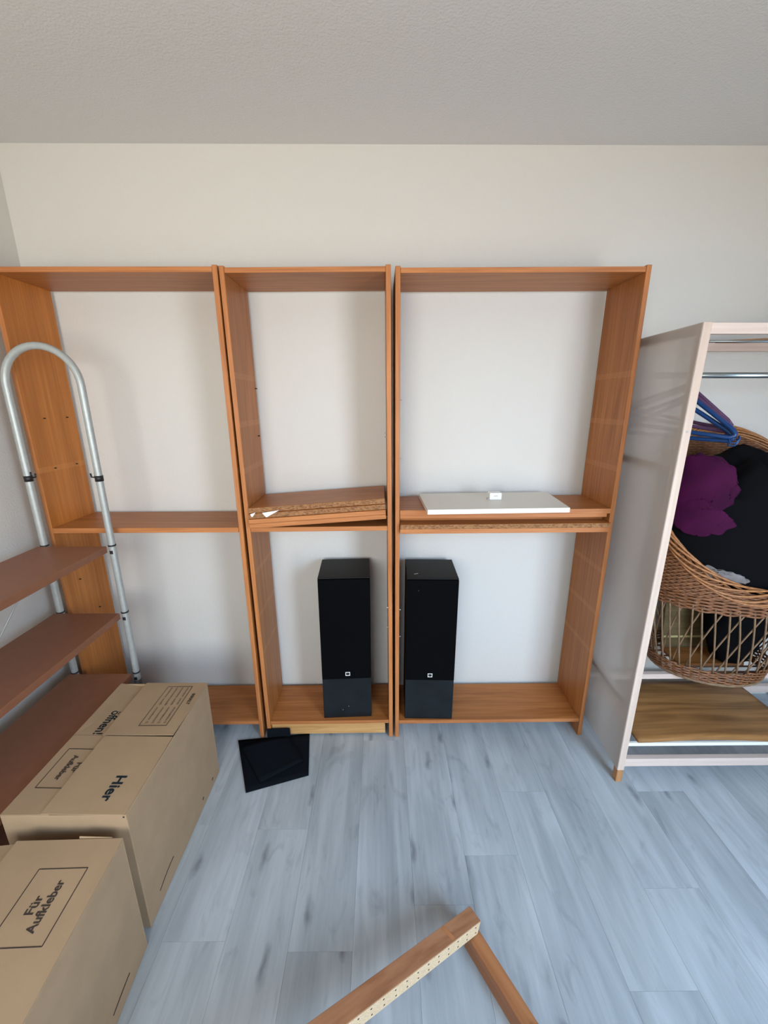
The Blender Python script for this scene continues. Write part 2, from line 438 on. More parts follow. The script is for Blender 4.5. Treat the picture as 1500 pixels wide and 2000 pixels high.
# ------------------------------------------------------------------ bookcase units
T = 0.0185
def unit(xi0, xi1, ztop, lean, label, depth0=-0.025, depth1=-0.2794, plinth=False, mid=True, left_m=None, pins=(), midz=(1.041, 1.061), midf=-0.28):
    c = (xi0 - T + xi1 + T) / 2
    t = thing('bookcase', label, 'bookcase', (c, (depth0 + depth1) / 2, 0), 'open bookcases along the back wall')
    zt = ztop
    box('side_panel', xi0 - T, xi0, depth1, depth0, 0.0003, zt + 0.0225, [left_m or M_woodZ, M_edgeZ], t, 0.0018, front_mi=1)
    box('side_panel', xi1, xi1 + T, depth1, depth0, 0.0003, zt + 0.0225, [M_woodZ, M_edgeZ], t, 0.0018, front_mi=1)
    box('top_board', xi0 + .0002, xi1 - .0002, depth1 + 0.002, depth0, zt, zt + 0.0175, [M_woodX, M_edgeX], t, 0.001, front_mi=1)
    box('bottom_board', xi0 + .0002, xi1 - .0002, depth1 + 0.003, depth0, 0.0765, 0.0953, [M_woodX, M_edgeX], t, 0.001, front_mi=1)
    if mid:
        box('middle_shelf', xi0 + .0008, xi1 - .0008, midf, depth0, midz[0], midz[1], [M_woodX, M_edgeX], t, 0.001, front_mi=1)
    if plinth:
        box('plinth', xi0 + 0.002, xi1 - 0.018, depth1 + 0.012, depth1 + 0.028, 0.012, 0.0763, M_pine, t, 0.001)
    for (side, y, z) in pins:
        bm = bmesh.new()
        if side == 'L': disc_stack(bm, (xi0 - 0.002, y, z), (1, 0, 0), [(0, .0025), (.009, .0025), (.010, .0015)], 10)
        else: disc_stack(bm, (xi1 + 0.002, y, z), (-1, 0, 0), [(0, .0025), (.009, .0025), (.010, .0015)], 10)
        obj('shelf_pin', bm, M_hole if (side == 'L' and xi0 < 0) else M_steel, t)
    t.rotation_euler = (0, math.asin(lean / 2.0), 0)
    return t
U1 = (-1.348, -0.5854); U2 = (-0.5303, 0.0347); U3 = (0.0822, 0.9476)
unit(*U1, 2.0, -0.003, 'wide open wooden bookcase behind the silver tube shelf, leftmost of the three', left_m=M_woodZlit, midz=(1.042, 1.063),
     pins=[('L', -.08, 1.50), ('L', -.20, 1.50), ('L', -.08, 1.30), ('L', -.20, 1.30), ('L', -.20, .80), ('L', -.12, .62)])
unit(*U2, 2.0, -0.016, 'narrow open wooden bookcase with a plinth, between the two wider ones', plinth=True,
     midz=(1.046, 1.0655), pins=[('L', -.04, 1.62), ('L', -.06, 1.42), ('R', -.24, 1.425), ('R', -.24, 1.44), ('R', -.22, .66), ('R', -.22, .56), ('R', -.20, 1.083)])
unit(*U3, 2.0, -0.011, 'wide open wooden bookcase beside the fabric wardrobe, rightmost of the three',
     midz=(1.041, 1.0605), midf=-0.297, pins=[('L', -.25, 1.57), ('L', -.25, 1.345), ('L', -.25, .67), ('L', -.25, .535)])

# loose boards stacked on the middle shelves
def lean_with(o, unit_in, lean):
    """give a thing the slight lean of the bookcase it stands in"""
    c = Vector(((unit_in[0] + unit_in[1]) / 2, 0, 0)); a = math.asin(lean / 2.0)
    bpy.context.view_layer.update()
    o.matrix_world = Matrix.Translation(c) @ Matrix.Rotation(a, 4, 'Y') @ Matrix.Translation(-c) @ o.matrix_world
def board(label, x0, x1, y0, y1, z0, z1, mats, fm=1, group='loose boards in the right bookcase', name='shelf_board'):
    o = box(name, x0, x1, y0, y1, z0, z1, mats, None, 0.0008, front_mi=fm, loc=((x0 + x1) / 2, (y0 + y1) / 2, z0))
    lean_with(o, U3, -.011)
    return tag(o, label, 'board', group)
l3 = 0.0
board('loose board with raw chipboard front edge lying lowest on the right bookcase middle shelf', .0822 + l3 + .002, .9476 + l3 - .002, -.300, -.03, 1.0612, 1.0805, [M_woodX, M_chip])
board('loose board set furthest back in the stack under the white panel, its front in shadow', .0822 + l3 + .003, .9476 + l3 - .003, -.235, -.03, 1.0808, 1.0985, [M_woodX, M_woodX])
board('loose board second from the top in the right bookcase stack, dark orange edge', .0822 + l3 + .002, .9476 + l3 - .008, -.272, -.03, 1.0990, 1.1165, [M_woodX, M_edgeX])
board('topmost wooden loose board of the right bookcase stack, directly under the white panel', .0822 + l3 + .001, .9476 + l3 - .002, -.283, -.03, 1.1168, 1.1372, [M_woodX, M_edgeX])

# white panel and little switch
t = thing('white_panel', 'thin white laminate panel lying on the board stack in the right bookcase', 'panel', (0.47, -0.2, 1.1375))
bm = bmesh.new()
p = [(.188, -.350), (.752, -.336), (.775, -.045), (.180, -.060)]
hexa(bm, [(a, b, 1.1376) for a, b in p] + [(a, b, 1.1570) for a, b in p])
for f in bm.faces:
    f.normal_update()
bmesh.ops.recalc_face_normals(bm, faces=bm.faces)
for f in bm.faces: f.material_index = 0 if abs(f.normal.z) > .5 else 1
es = list(bm.edges); bmesh.ops.bevel(bm, geom=es, offset=0.0006, segments=1, affect='EDGES')
obj('panel_board', bm, [M_white, M_whiteedge], t)
lean_with(t, U3, -.011)
t = thing('switch_box', 'small white plastic box with a little slot standing on the white panel', 'box', (0.50, -0.17, 1.157))
box('housing', .470, .522, -.196, -.158, 1.1572, 1.187, M_whitepl, t, 0.003)
box('lug', .462, .470, -.192, -.178, 1.1572, 1.1635, M_greypl, t, 0.0008)
box('slot', .488, .504, -.1972, -.1958, 1.173, 1.1755, M_greypl, t, 0)
lean_with(t, U3, -.011)

# tilted stack in the middle bookcase
ang = math.atan2(0.040, 0.56)
def tilted(label, k0, k1, yf, mats, stickers=False, x1=0.0205, yr=-.03):
    piv = Vector((-0.5355, 0, 1.0658))
    ux = Vector((math.cos(ang), 0, math.sin(ang))); uz = Vector((-math.sin(ang), 0, math.cos(ang)))
    L0, L1 = 0.003, (x1 + 0.5355) / math.cos(ang)
    bm = bmesh.new(); p = []
    for h in (k0, k1):
        for (l, y) in ((L0, yf), (L1, yf), (L1, yr), (L0, yr)):
            q = piv + ux * l + uz * h; p.append((q.x, y, q.z))
    vs, fs = hexa(bm, p); fs[2].material_index = 1
    bmesh.ops.bevel(bm, geom=list(bm.edges), offset=0.0008, segments=1, affect='EDGES')
    o = obj('shelf_board', bm, mats, None, loc=(piv.x + .27, -.16, piv.z + k0))
    tag(o, label, 'board', 'tilted boards in the middle bookcase')
    if stickers:
        # torn remains of white paper on the front edge
        for poly in (((.012, .020), (.034, .026), (.020, .0085), (.015, .0085)), ((.060, .022), (.130, .028), (.078, .0035), (.073, .0035))):
            bm = bmesh.new(); v = []
            for y in (yf - .0003, yf - .0011):
                v.append([bm.verts.new((lambda q: (q.x, y, q.z))(piv + ux * l + uz * (k0 + h))) for l, h in poly])
            bm.faces.new(v[0]); bm.faces.new(v[1][::-1])
            for i in range(4): bm.faces.new((v[0][i], v[0][(i + 1) % 4], v[1][(i + 1) % 4], v[1][i]))
            obj('paper_scrap', bm, M_whitepl, o, 'torn white paper scrap')
    return o
tilted('lowest of the four tilted boards in the narrow bookcase, clean orange front edge', 0, .0185, -.304, [M_woodX, M_edgeX])
tilted('second lowest of the tilted boards in the narrow bookcase, orange front edge', .0188, .0375, -.303, [M_woodX, M_edgeX])
tilted('tilted board with raw chipboard edge and torn white paper scraps', .0385, .0590, -.297, [M_woodX, M_chip], True, yr=-.03)
tilted('topmost tilted board with raw chipboard front edge in the narrow bookcase', .0606, .0815, -.291, [M_woodX, M_chip], yr=-.03)

# ------------------------------------------------------------------ loudspeakers
def speaker(label, cx, yf, w, d, z0, h, rot, marks):
    t = thing('loudspeaker', label, 'speaker', (cx, yf + d / 2, z0), 'black floor speakers')
    x0, x1 = cx - w / 2, cx + w / 2
    gz = z0 + 0.222
    box('cabinet', x0, x1, yf + .006, yf + d, z0 + .0003, z0 + h, M_spk, t, 0.003)
    box('grille', x0 + .0015, x1 - .0015, yf - .008, yf + .0057, gz, z0 + h - .004, M_grille, t, 0.003)
    box('front_panel', x0 + .001, x1 - .001, yf, yf + .0057, z0 + .0005, gz - .0006, M_plate, t, 0.0012)
    # badge: square outline with a lens shape in it
    bz, bc = gz + 0.028, cx + 0.006 if marks else cx
    s = .0105
    bm = bmesh.new(); y = yf - .0088
    for (a, b, c, e) in ((-s, s, -s, -s + .0022), (-s, s, s - .0022, s), (-s, -s + .0022, -s + .0022, s - .0022), (s - .0022, s, -s + .0022, s - .0022)):
        bx(bm, bc + a, bc + b, y - .001, y + .0012, bz + c * .9, bz + e * .9)
    bd = obj('badge', bm, M_whitepl, t, 'small white square badge')
    bm = bmesh.new()
    bx(bm, bc - s + .0022, bc + s - .0022, y - .0004, y + .0011, bz - (s - .0022) * .9, bz + (s - .0022) * .9, mi=0)
    obj('badge_field', bm, M_whitepl, bd)
    bm = bmesh.new()
    se = lambda q: math.copysign(abs(q) ** .55, q)
    ring = [(bc + .0080 * se(math.cos(a)), bz + .0004 + .0064 * se(math.sin(a))) for a in [i * math.tau / 14 for i in range(14)]]
    v0 = [bm.verts.new((a, y - .0016, b)) for a, b in ring]; v1 = [bm.verts.new((a, y - .0005, b)) for a, b in ring]
    bm.faces.new(v0); bm.faces.new(v1[::-1])
    for i in range(14): bm.faces.new((v0[i], v0[(i + 1) % 14], v1[(i + 1) % 14], v1[i]))
    obj('badge_mark', bm, M_blackpl, bd, 'black rounded mark in the badge')
    if marks:
        for (dx, dz) in ((-.022, .045), (.006, .064)):
            bm = bmesh.new(); disc_stack(bm, (cx + dx, yf - .0015, z0 + dz), (0, 1, 0), [(0, .0018), (.003, .0022)], 8)
            obj('screw_head', bm, M_steel, t)
    else:
        bm = bmesh.new(); beam(bm, (x0 + .035, yf + .050, z0 + h + .0006), (x0 + .052, yf + .056, z0 + h + .0006), .003, .001)
        obj('scratch', bm, M_greypl, t, 'pale scuff on the cabinet top')
        bm = bmesh.new(); disc_stack(bm, (x0 + .052, yf - .0085, z0 + h - .052), (0, 1, 0), [(0, .0022), (.002, .0022)], 8)
        obj('screw_head', bm, M_darkgrey, t)
    for (a, b) in ((.03, .03), (w - .03, .03), (.03, d - .03), (w - .03, d - .03)): pass
    t.rotation_euler = (0, 0, rot)
    return t
speaker('tall black loudspeaker in the narrow middle bookcase, two tiny screws low on its front', -0.168, -0.258, .229, .222, .0972, .728, R(2.5), True)
speaker('tall black loudspeaker in the right bookcase, pale scuff on its top', 0.2265, -0.268, .227, .226, .0946, .729, R(-1.6), False)

# ------------------------------------------------------------------ black folded cloth covers on the floor
def sheet(name, label, poly, th, z0f, lift=None, n=10):
    """poly: four corners (x,y), z from z0f(u,v)"""
    bm = bmesh.new(); top = []; bot = []
    for i in range(n + 1):
        u = i / n; rt_, rb = [], []
        for j in range(n + 1):
            v = j / n
            a = Vector(poly[0]).lerp(Vector(poly[1]), u); b = Vector(poly[3]).lerp(Vector(poly[2]), u); q = a.lerp(b, v)
            z = z0f(u, v)
            rt_.append(bm.verts.new((q.x, q.y, z + th))); rb.append(bm.verts.new((q.x, q.y, z)))
        top.append(rt_); bot.append(rb)
    for i in range(n):
        for j in range(n):
            bm.faces.new((top[i][j], top[i + 1][j], top[i + 1][j + 1], top[i][j + 1]))
            bm.faces.new((bot[i][j], bot[i][j + 1], bot[i + 1][j + 1], bot[i + 1][j]))
    for i in range(n):
        for a in (0, n):
            bm.faces.new((top[i][a], bot[i][a], bot[i + 1][a], top[i + 1][a]))
            bm.faces.new((top[a][i], top[a][i + 1], bot[a][i + 1], bot[a][i]))
    c = sum((Vector(p) for p in poly), Vector((0, 0))) / 4
    return obj(name, bm, M_blackcloth, None, None, True, loc=(c.x, c.y, 0))
o = sheet('grille_cover', '', [(-.685, -.300), (-.564, -.562), (-.318, -.484), (-.352, -.262)], .007, lambda u, v: .0006)
tag(o, 'larger black cloth speaker cover lying flat on the floor beneath the smaller one', 'speaker cover', 'black cloth covers on the floor')
o = sheet('grille_cover', '', [(-.655, -.345), (-.515, -.525), (-.352, -.420), (-.445, -.286)], .010, lambda u, v: .0080 + .030 * (1 - u) ** 2 * math.sin(v * math.pi) * .3)
tag(o, 'smaller black cloth speaker cover lying askew on top by the bookcase foot', 'speaker cover', 'black cloth covers on the floor')
bm = bmesh.new()
hexa(bm, [(-.545, -.300, .019), (-.437, -.290, .019), (-.437, -.287, .0195), (-.545, -.297, .0195),
          (-.548, -.288, .058), (-.440, -.284, .058), (-.440, -.2805, .058), (-.548, -.2845, .058)])
obj('cover_tab', bm, M_blackcloth, o)

# ------------------------------------------------------------------ tube shelf at the left wall
XA, XB, YA = -1.356, -1.0855, -0.3265
t = thing('tube_shelf', 'silver arched tube shelf with red-brown boards along the left wall', 'shelf', (-1.22, -0.75, 0))
def arch(y):
    r = (XB - XA) / 2; cx = (XA + XB) / 2; zc = 1.620
    pts = [(XA, y, 0.002)] + [(XA, y, z) for z in (.4, .8, 1.2, 1.5)]
    pts += [(cx - r * math.cos(a), y, zc + r * math.sin(a)) for a in [i * math.pi / 22 for i in range(23)]]
    pts += [(XB, y, z) for z in (1.5, 1.2, .8, .4)] + [(XB, y, 0.002)]
    bm = bmesh.new(); tube(bm, pts, 0.0128, 16)
    return obj('arch_frame', bm, M_tube, t)
for y, sgn in ((YA, -1), (-1.60, 1)):
    a = arch(y)
    for xx in (XA, XB):
        inn = 1 if xx == XA else -1
        bm = bmesh.new(); tube(bm, [(xx, y, 1.268), (xx, y, 1.290)], .0145, 14)
        tube(bm, [(xx + inn * .010, y, 1.282), (xx + inn * .028, y, 1.284), (xx + inn * .030, y, 1.298)], .0032, 8)
        tube(bm, [(xx + inn * .012, y, 1.284), (xx + inn * .012, y, 1.304)], .0035, 8)
        obj('shelf_clip', bm, M_blackpl, t, 'black plastic clip with a small hook')
        for z in (1.006, .708, .412, .115):
            bm = bmesh.new(); tube(bm, [(xx, y, z - .003), (xx, y, z + .003)], .0146, 14)
            bx(bm, xx - .006, xx + .006, y + (sgn * .0135 if sgn < 0 else 0), y + (0 if sgn < 0 else sgn * .0135), z - .034, z - .020)
            obj('shelf_clip', bm, M_blackpl, t, 'thin black ring')
        bm = bmesh.new(); tube(bm, [(xx, y, .375), (xx, y, .300)], .0150, 14)
        obj('tube_sleeve', bm, M_darkgrey, t, 'dark grey joint sleeve')
for z in (1.006, .708, .412, .115):
    box('shelf_plate', -1.372, -1.0985, -1.585, YA - .0140, z - .0265, z, [M_shelfbrown, M_shelfbrown], t, 0.0015)
bm = bmesh.new(); tube(bm, [(-1.362, -.3415, .985), (-1.362, -.62, .72)], .003, 8); tube(bm, [(-1.362, -.62, .72), (-1.362, -1.2, .13)], .0022, 8)
obj('brace_wire', bm, M_tube, t)

# ------------------------------------------------------------------ moving boxes
def text_mesh(name, body, size, origin, xdir, ydir, mat, parent, z_off=0.0004, spacing=1.0, bold=0.0, label=None, squash=1.0, zfun=None):
    cu = bpy.data.curves.new('txt', 'FONT'); cu.body = body; cu.size = size; cu.align_x = 'CENTER'; cu.align_y = 'CENTER'
    cu.space_character = spacing; cu.offset = bold; cu.extrude = 0.0001; cu.resolution_u = 3
    tmp = bpy.data.objects.new('txt', cu); COL.objects.link(tmp)
    dg = bpy.context.evaluated_depsgraph_get(); dg.update()
    me = bpy.data.meshes.new_from_object(tmp.evaluated_get(dg))
    bpy.data.objects.remove(tmp); bpy.data.curves.remove(cu)
    X = Vector(xdir).normalized(); Y = Vector(ydir).normalized(); Z = X.cross(Y).normalized()
    base = origin_of(parent)
    for v in me.vertices:
        v.co = Vector(origin) + X * v.co.x * squash + Y * v.co.y + Z * (v.co.z + z_off) - base
        if zfun: v.co.z = zfun(v.co.x + base.x, v.co.y + base.y) + .0006 - base.z
    me.materials.clear()
    o = link_mesh(name, me, mat, parent)
    if label: o['label'] = label
    return o
def strips(name, segs, w, z, mat, parent, label=None):
    bm = bmesh.new()
    for (a, b) in segs:
        beam(bm, (a[0], a[1], z), (b[0], b[1], z), w, .0003)
    return obj(name, bm, mat, parent, label)
def loop(p): return [(p[i], p[(i + 1) % len(p)]) for i in range(len(p))]
def flap(name, corners, th, mat, parent, label=None):
    bm = bmesh.new()
    hexa(bm, [(x, y, z) for x, y, z in corners] + [(x, y, z + th) for x, y, z in corners])
    return obj(name, bm, mat, parent, label)
def carton(t, P, h, th=.004):
    """P maps (u across from the left, v from far to near) metres to world xy; walls of one body"""
    (w, d) = t['_wd']
    bm = bmesh.new()
    def wall(u0, u1, v0, v1, z0, z1):
        c = [P(u0, v1), P(u1, v1), P(u1, v0), P(u0, v0)]
        hexa(bm, [(a, b, z0) for a, b in c] + [(a, b, z1) for a, b in c])
    wall(0, w, 0, th, .0008, h); wall(0, w, d - th, d, .0008, h)
    wall(0, th, th, d - th, .0008, h); wall(w - th, w, th, d - th, .0008, h); wall(th, w - th, th, d - th, .0008, .005)
    bmesh.ops.bevel(bm, geom=[e for e in bm.edges], offset=0.0008, segments=1, affect='EDGES')
    obj('carton_body', bm, M_card, t)
# --- far box
tA = thing('moving_box', 'far cardboard moving box printed Hier öffnen on its closed flaps', 'box', (-.885, -.73, 0), 'cardboard moving boxes')
tA['_wd'] = (.348, .540)
PA = lambda u, v: (-1.060 + u, -.460 - v)
carton(tA, PA, .4545)
zA = .4550
fl1 = flap('flap', [(-1.060, -.722, zA), (-.925, -.722, zA - .004), (-.925, -.462, zA - .018), (-1.060, -.462, zA)], .0028, M_card2, tA)
fl2 = flap('flap', [(-1.060, -.999, zA), (-.925, -.999, zA), (-.925, -.724, zA - .002), (-1.060, -.724, zA)], .0028, M_card2, tA)
fl3 = flap('flap', [(-.945, -1.001, zA + .0060), (-.714, -1.001, zA + .0002), (-.716, -.733, zA + .0002), (-.945, -.735, zA + .0075)], .0028, M_card2, tA)
fl4 = flap('flap', [(-.955, -.7285, zA + .0050), (-.716, -.7285, zA + .0035), (-.708, -.461, zA + .0002), (-.955, -.463, zA + .0032)], .0028, M_card2, tA)
DN, RT = (0, -1, 0), (1, 0, 0)
text_mesh('printed_word', 'Hier', .044, (-.795, -.922, zA + .0043), DN, RT, M_ink, fl3, bold=.0013, spacing=1.02,
          zfun=lambda x, y: zA + .0030 + max(0, (-.715 - x) / .230) * (.0058 + .0015 * (y + 1.001) / .267))
def zf1(x, y):
    u = (x + 1.060) / .135; v = (y + .722) / .260
    return zA + .0028 + u * (-.004 * (1 - v) - .018 * v)
text_mesh('printed_word', 'öffnen!', .046, (-.985, -.663, zA), DN, RT, M_ink, fl1, bold=.0008, squash=.90, zfun=zf1)
strips('printed_frame', [((-1.033, -.780), (-.935, -.783)), ((-1.033, -.780), (-1.030, -.918)), ((-1.030, -.918), (-.935, -.921))], .0022, zA + .0031, M_ink2, fl2)
text_mesh('printed_word', 'Für', .026, (-.958, -.850, zA + .0030), DN, RT, M_ink2, fl2, bold=.0004)
text_mesh('printed_word', 'Aufkleber', .026, (-.988, -.850, zA + .0030), DN, RT, M_ink2, fl2, bold=.0004, squash=.85)
def zf4(x, y):
    return zA + .0028 + .0046 * max(0, min(1, (-.461 - y) / .2675)) * .85
def quad_at(bm, x0, x1, y0, y1, th=.0005):
    p = [(x0, y0), (x1, y0), (x1, y1), (x0, y1)]
    hexa(bm, [(a, b, zf4(a, b) + .0018) for a, b in p] + [(a, b, zf4(a, b) + .0018 + th) for a, b in p])
bm = bmesh.new()
TX0, TX1, TY0, TY1 = -.857, -.759, -.690, -.485
for (a, b, c, d) in ((TX0, TX1, TY0, TY0 + .0018), (TX0, TX1, TY1 - .0018, TY1), (TX0, TX0 + .0016, TY0, TY1), (TX1 - .0016, TX1, TY0, TY1)):
    quad_at(bm, a, b, c, d)
obj('printed_frame', bm, M_ink2, fl4)
bm = bmesh.new()
for r_ in range(4):
    xx = TX1 - .017 - r_ * .0215
    for (ya, n_) in ((TY1 - .006, 5), (TY1 - .068, 3), (TY1 - .115, 4), (TY1 - .150, 3)):
        yy = ya
        for q in range(n_):
            L_ = random.uniform(.006, .013)
            quad_at(bm, xx, xx + random.uniform(.004, .006), yy - L_, yy); yy -= L_ + .0016
    for yb in (TY1 - .101, TY0 + .012):
        s = .0075
        for (a, b, c, d) in ((0, s, 0, .001), (0, s, s - .001, s), (0, .001, 0, s), (s - .001, s, 0, s)):
            quad_at(bm, xx + a, xx + b, yb + c, yb + d)
o = obj('printed_table', bm, M_ink3, fl4, 'faint printed table of tick boxes'); o['kind'] = 'stuff'
text_mesh('printed_word', 'INHALT', .0165, (-.7355, -.556, zf4(0, -.556) + .0018), DN, RT, M_ink2, fl4, bold=.0005)
def cut(t, pts, r=.0012):
    bm = bmesh.new(); tube(bm, pts, r, 6); obj('cut_line', bm, M_ink2, t)
cut(tA, [(-.7113, -.845 - .010 * i, .068 - .00055 * i * i * .35) for i in range(10)], .0013)
for (y, z) in ((-.527, .034), (-.616, .038)):
    bm = bmesh.new(); beam(bm, (-.7115, y - .005, z), (-.7115, y + .004, z + .006), .003, .003); obj('dent', bm, M_ink2, tA)
bm = bmesh.new(); disc_stack(bm, (-.7195, -1.0006, .4475), (0, 1, 0), [(0, .003), (.0008, .003)], 8); obj('dent', bm, M_ink2, tA)
# --- near box
tB = thing('moving_box', 'near cardboard moving box with a framed Für Aufkleber print on its top flap', 'box', (-.86, -1.33, 0), 'cardboard moving boxes')
tB['_wd'] = (.330, .56)
aB = R(3.0)
def PB(u, v):
    lx, ly = u - .330, -v
    return (-.7000 + lx * math.cos(aB) - ly * math.sin(aB) * 1, -1.0400 + lx * math.sin(aB) + ly * math.cos(aB))
carton(tB, PB, .4220)
zB = .4225
def fB(u0, u1, v0, v1, z00, z10, z11, z01): # near-left, near-right, far-right, far-left
    return [(*PB(u0, v1), z00), (*PB(u1, v1), z10), (*PB(u1, v0), z11), (*PB(u0, v0), z01)]
flap('flap', fB(0, .062, .001, .559, zB, zB + .004, zB + .004, zB), .0028, M_card2, tB)
fb2 = flap('flap', fB(.060, .3295, 0, .559, zB + .013, zB + .0002, zB + .0002, zB + .013), .0028, M_card2, tB)
bm = bmesh.new()
p0, p1 = PB(.215, -.006), PB(.300, -.004); p2, p3 = PB(.300, .0), PB(.215, .0)
hexa(bm, [(*p0, .416), (*p1, .410), (*p2, .410), (*p3, .416), (*p0, .4335), (*p1, .426), (*p2, .4200), (*p3, .424)])
obj('flap_tab', bm, M_card2, tB)
def zfB(u): return zB + .0028 + .0002 + .0128 * (.3295 - u) / .2695
e1, e2 = Vector((math.cos(aB), math.sin(aB), 0)), Vector((-math.sin(aB), math.cos(aB), 0))
def onB(u, v, h=.0004): return (*PB(u, v), zfB(u) + h)
bm = bmesh.new()
fr = [(.167, .070), (.283, .070), (.283, .222), (.167, .222)]
for a, b in loop(fr): beam(bm, onB(*a), onB(*b), .0022, .0004)
obj('printed_frame', bm, M_ink2, fb2)
xd = Vector(onB(.2, .0)) - Vector(onB(.2, .1)); yd = Vector(onB(.1, .1)) - Vector(onB(.2, .1))
text_mesh('printed_word', 'Für', .028, onB(.212, .147), xd, yd, M_ink2, fb2, bold=.0006)
text_mesh('printed_word', 'Aufkleber', .028, onB(.239, .148), xd, yd, M_ink2, fb2, bold=.0006, squash=.92)
bm = bmesh.new(); beam(bm, onB(.218, .318), onB(.226, .311), .006, .0005); obj('printed_mark', bm, M_ink2, fb2)
c0 = [(*PB(.3312, .085 + .011 * i), .050 - .00040 * i * i * .3) for i in range(8)]
cut(tB, c0, .0011)

# ------------------------------------------------------------------ wooden frame leaning on the near box
t = thing('wooden_frame', 'reddish wooden corner frame with a drilled chipboard edge lying in the foreground', 'frame', (.26, -1.05, 0))
A0, A1 = Vector((.2745, -1.0315, .1045)), Vector((-.123, -1.286, .2045))
dirb = (A1 - A0).normalized()
A2 = A0 + dirb * 0.93
W1, H1 = .044, .046
side = dirb.cross(Vector((0, 0, 1))).normalized(); upb = side.cross(dirb).normalized()
bm = bmesh.new()
beam(bm, A0 - upb * H1 / 2, A2 - upb * H1 / 2, W1, H1, bevel=.001)
bmesh.ops.recalc_face_normals(bm, faces=bm.faces)
nside = -side if side.dot(Vector((1, -1, 0))) < 0 else side
for f in bm.faces: f.material_index = 1 if f.normal.dot(nside) > .9 else 0
obj('long_rail', bm, [M_frwood, M_chip2], t, 'rail with two rows of drill holes')
rail = t.children[0]
def orient(o, d, loc):
    """turn the object's own X axis along the bar so the grain follows it; geometry stays put"""
    m = Matrix.Translation(Vector(loc)) @ Vector(d).to_track_quat('X', 'Z').to_matrix().to_4x4()
    o.data.transform(m.inverted()); o.matrix_basis = m
for i in range(46):
    q = A0 + dirb * (.012 + (i // 2) * .036 + (i % 2) * .006) - upb * (.012 if i % 2 else .034) + nside * (W1 / 2 - .0002)
    bm = bmesh.new(); disc_stack(bm, q, nside, [(0, .0024), (.0006, .0024)], 8)
    obj('drill_hole', bm, M_hole, rail)
q = A0 + dirb * .105 + upb * .0004
bm = bmesh.new(); beam(bm, q - side * .018, q + side * .018 + dirb * .012, .012, .0008); obj('stain', bm, M_frwoodY, rail, 'dark worn patch')
for ch in rail.children: pass
bm = bmesh.new()
beam(bm, (.2600, -1.0425, .0293), (.428, -1.335, .0293), .039, .058, bevel=.001)
obj('cross_rail', bm, M_frwoodY, t, 'darker red-brown rail lying on the floor')
bm = bmesh.new(); disc_stack(bm, (.383, -1.245, .0584), (0, 0, 1), [(0, .007), (.010, .007), (.013, .004)], 12)
obj('dowel', bm, M_chip2, t, 'pale dowel stub')

# ------------------------------------------------------------------ wardrobe
t = thing('open_wardrobe', 'whitewashed wardrobe frame with grey translucent fabric side, beside the right bookcase', 'wardrobe', (1.5, -.3, 0))
XW0, XW1, YW0, YW1, ZW = .993, 2.12, -.525, -.060, 1.797
P_ = .0275
def post(x, y, foot=True):
    box('post', x, x + P_, y, y + P_, .062, ZW, M_wpine, t, .0015)
    box('foot', x + .0005, x + P_ - .0005, y + .0005, y + P_ - .0005, .0003, .0618, M_foot, t, .0015)
post(XW0, YW0); post(XW1, YW0); post(XW0 + .022, YW1 - P_); post(XW1, YW1 - P_)
for y in (YW0 + .002, YW1 - P_ + .002):
    x0 = XW0 + P_ + (.022 if y > -.3 else 0)
    box('rail', x0, XW1, y, y + .022, ZW - .034, ZW - .002, M_wpineX, t, .0012)
    if y < -.3: box('rail', x0, XW1, y, y + .022, .080, .1185, M_wpineX, t, .0012)
    else: box('rail', x0, XW1, y, y + .022, .080, .1185, M_wpineX, t, .0012)
    box('rail', x0, XW1, y + .003, y + .014, .182, .1975, M_whiteedge, t, .001, label='thin bright white rail')
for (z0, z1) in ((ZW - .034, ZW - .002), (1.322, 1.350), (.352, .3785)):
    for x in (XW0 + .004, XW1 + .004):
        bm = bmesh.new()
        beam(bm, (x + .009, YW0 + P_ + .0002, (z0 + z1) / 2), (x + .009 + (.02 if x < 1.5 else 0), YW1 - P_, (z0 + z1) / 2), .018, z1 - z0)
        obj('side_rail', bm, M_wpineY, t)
box('rail', XW0 + .033, XW1, -.300, -.278, .335, .3605, M_wpineX, t, .0012)
# fabric side skin
for s_, x, xb in ((-1, XW0 - .0016, XW0 + .0204), (1, XW1 + P_ + .0006, XW1 + P_ + .0006)):
    bm = bmesh.new(); n = 1
    hexa(bm, [(x, YW0 + .001, .064), (x + .0008, YW0 + .001, .064), (xb + .0008, YW1, .064), (xb, YW1, .064),
              (x, YW0 + .001, ZW - .001), (x + .0008, YW0 + .001, ZW - .001), (xb + .0008, YW1, ZW - .001), (xb, YW1, ZW - .001)])
    obj('fabric_side', bm, M_fabric, t, 'grey translucent fabric skin')
bm = bmesh.new(); tube(bm, [(XW0 + .036, -.300, 1.655), (XW1, -.300, 1.655)], .0105, 14)
obj('clothes_rod', bm, M_chrome, t, 'steel clothes rod')
bm = bmesh.new(); tube(bm, [(XW0 + P_ + .003, -.46, 1.750), (XW1, -.46, 1.750)], .0035, 8)
obj('thin_rod', bm, M_chrome, t)
bm = bmesh.new(); disc_stack(bm, (XW0 + .0135, YW0 - .0003, 1.465), (0, 1, 0), [(0, .004), (.0006, .004)], 12)
obj('screw_cap', bm, M_greypl, t)
# board lying across the top rails
bm = bmesh.new()
p = [(1.36, -.115), (1.95, -.40), (2.05, -.20), (1.40, -.065)]
hexa(bm, [(a, b, ZW - .0015) for a, b in p] + [(a, b, ZW + .0025) for a, b in p])
o = obj('thin_board', bm, M_bwood, None, loc=(1.6, -.2, ZW)); tag(o, 'thin brown board lying across the wardrobe top', 'board')
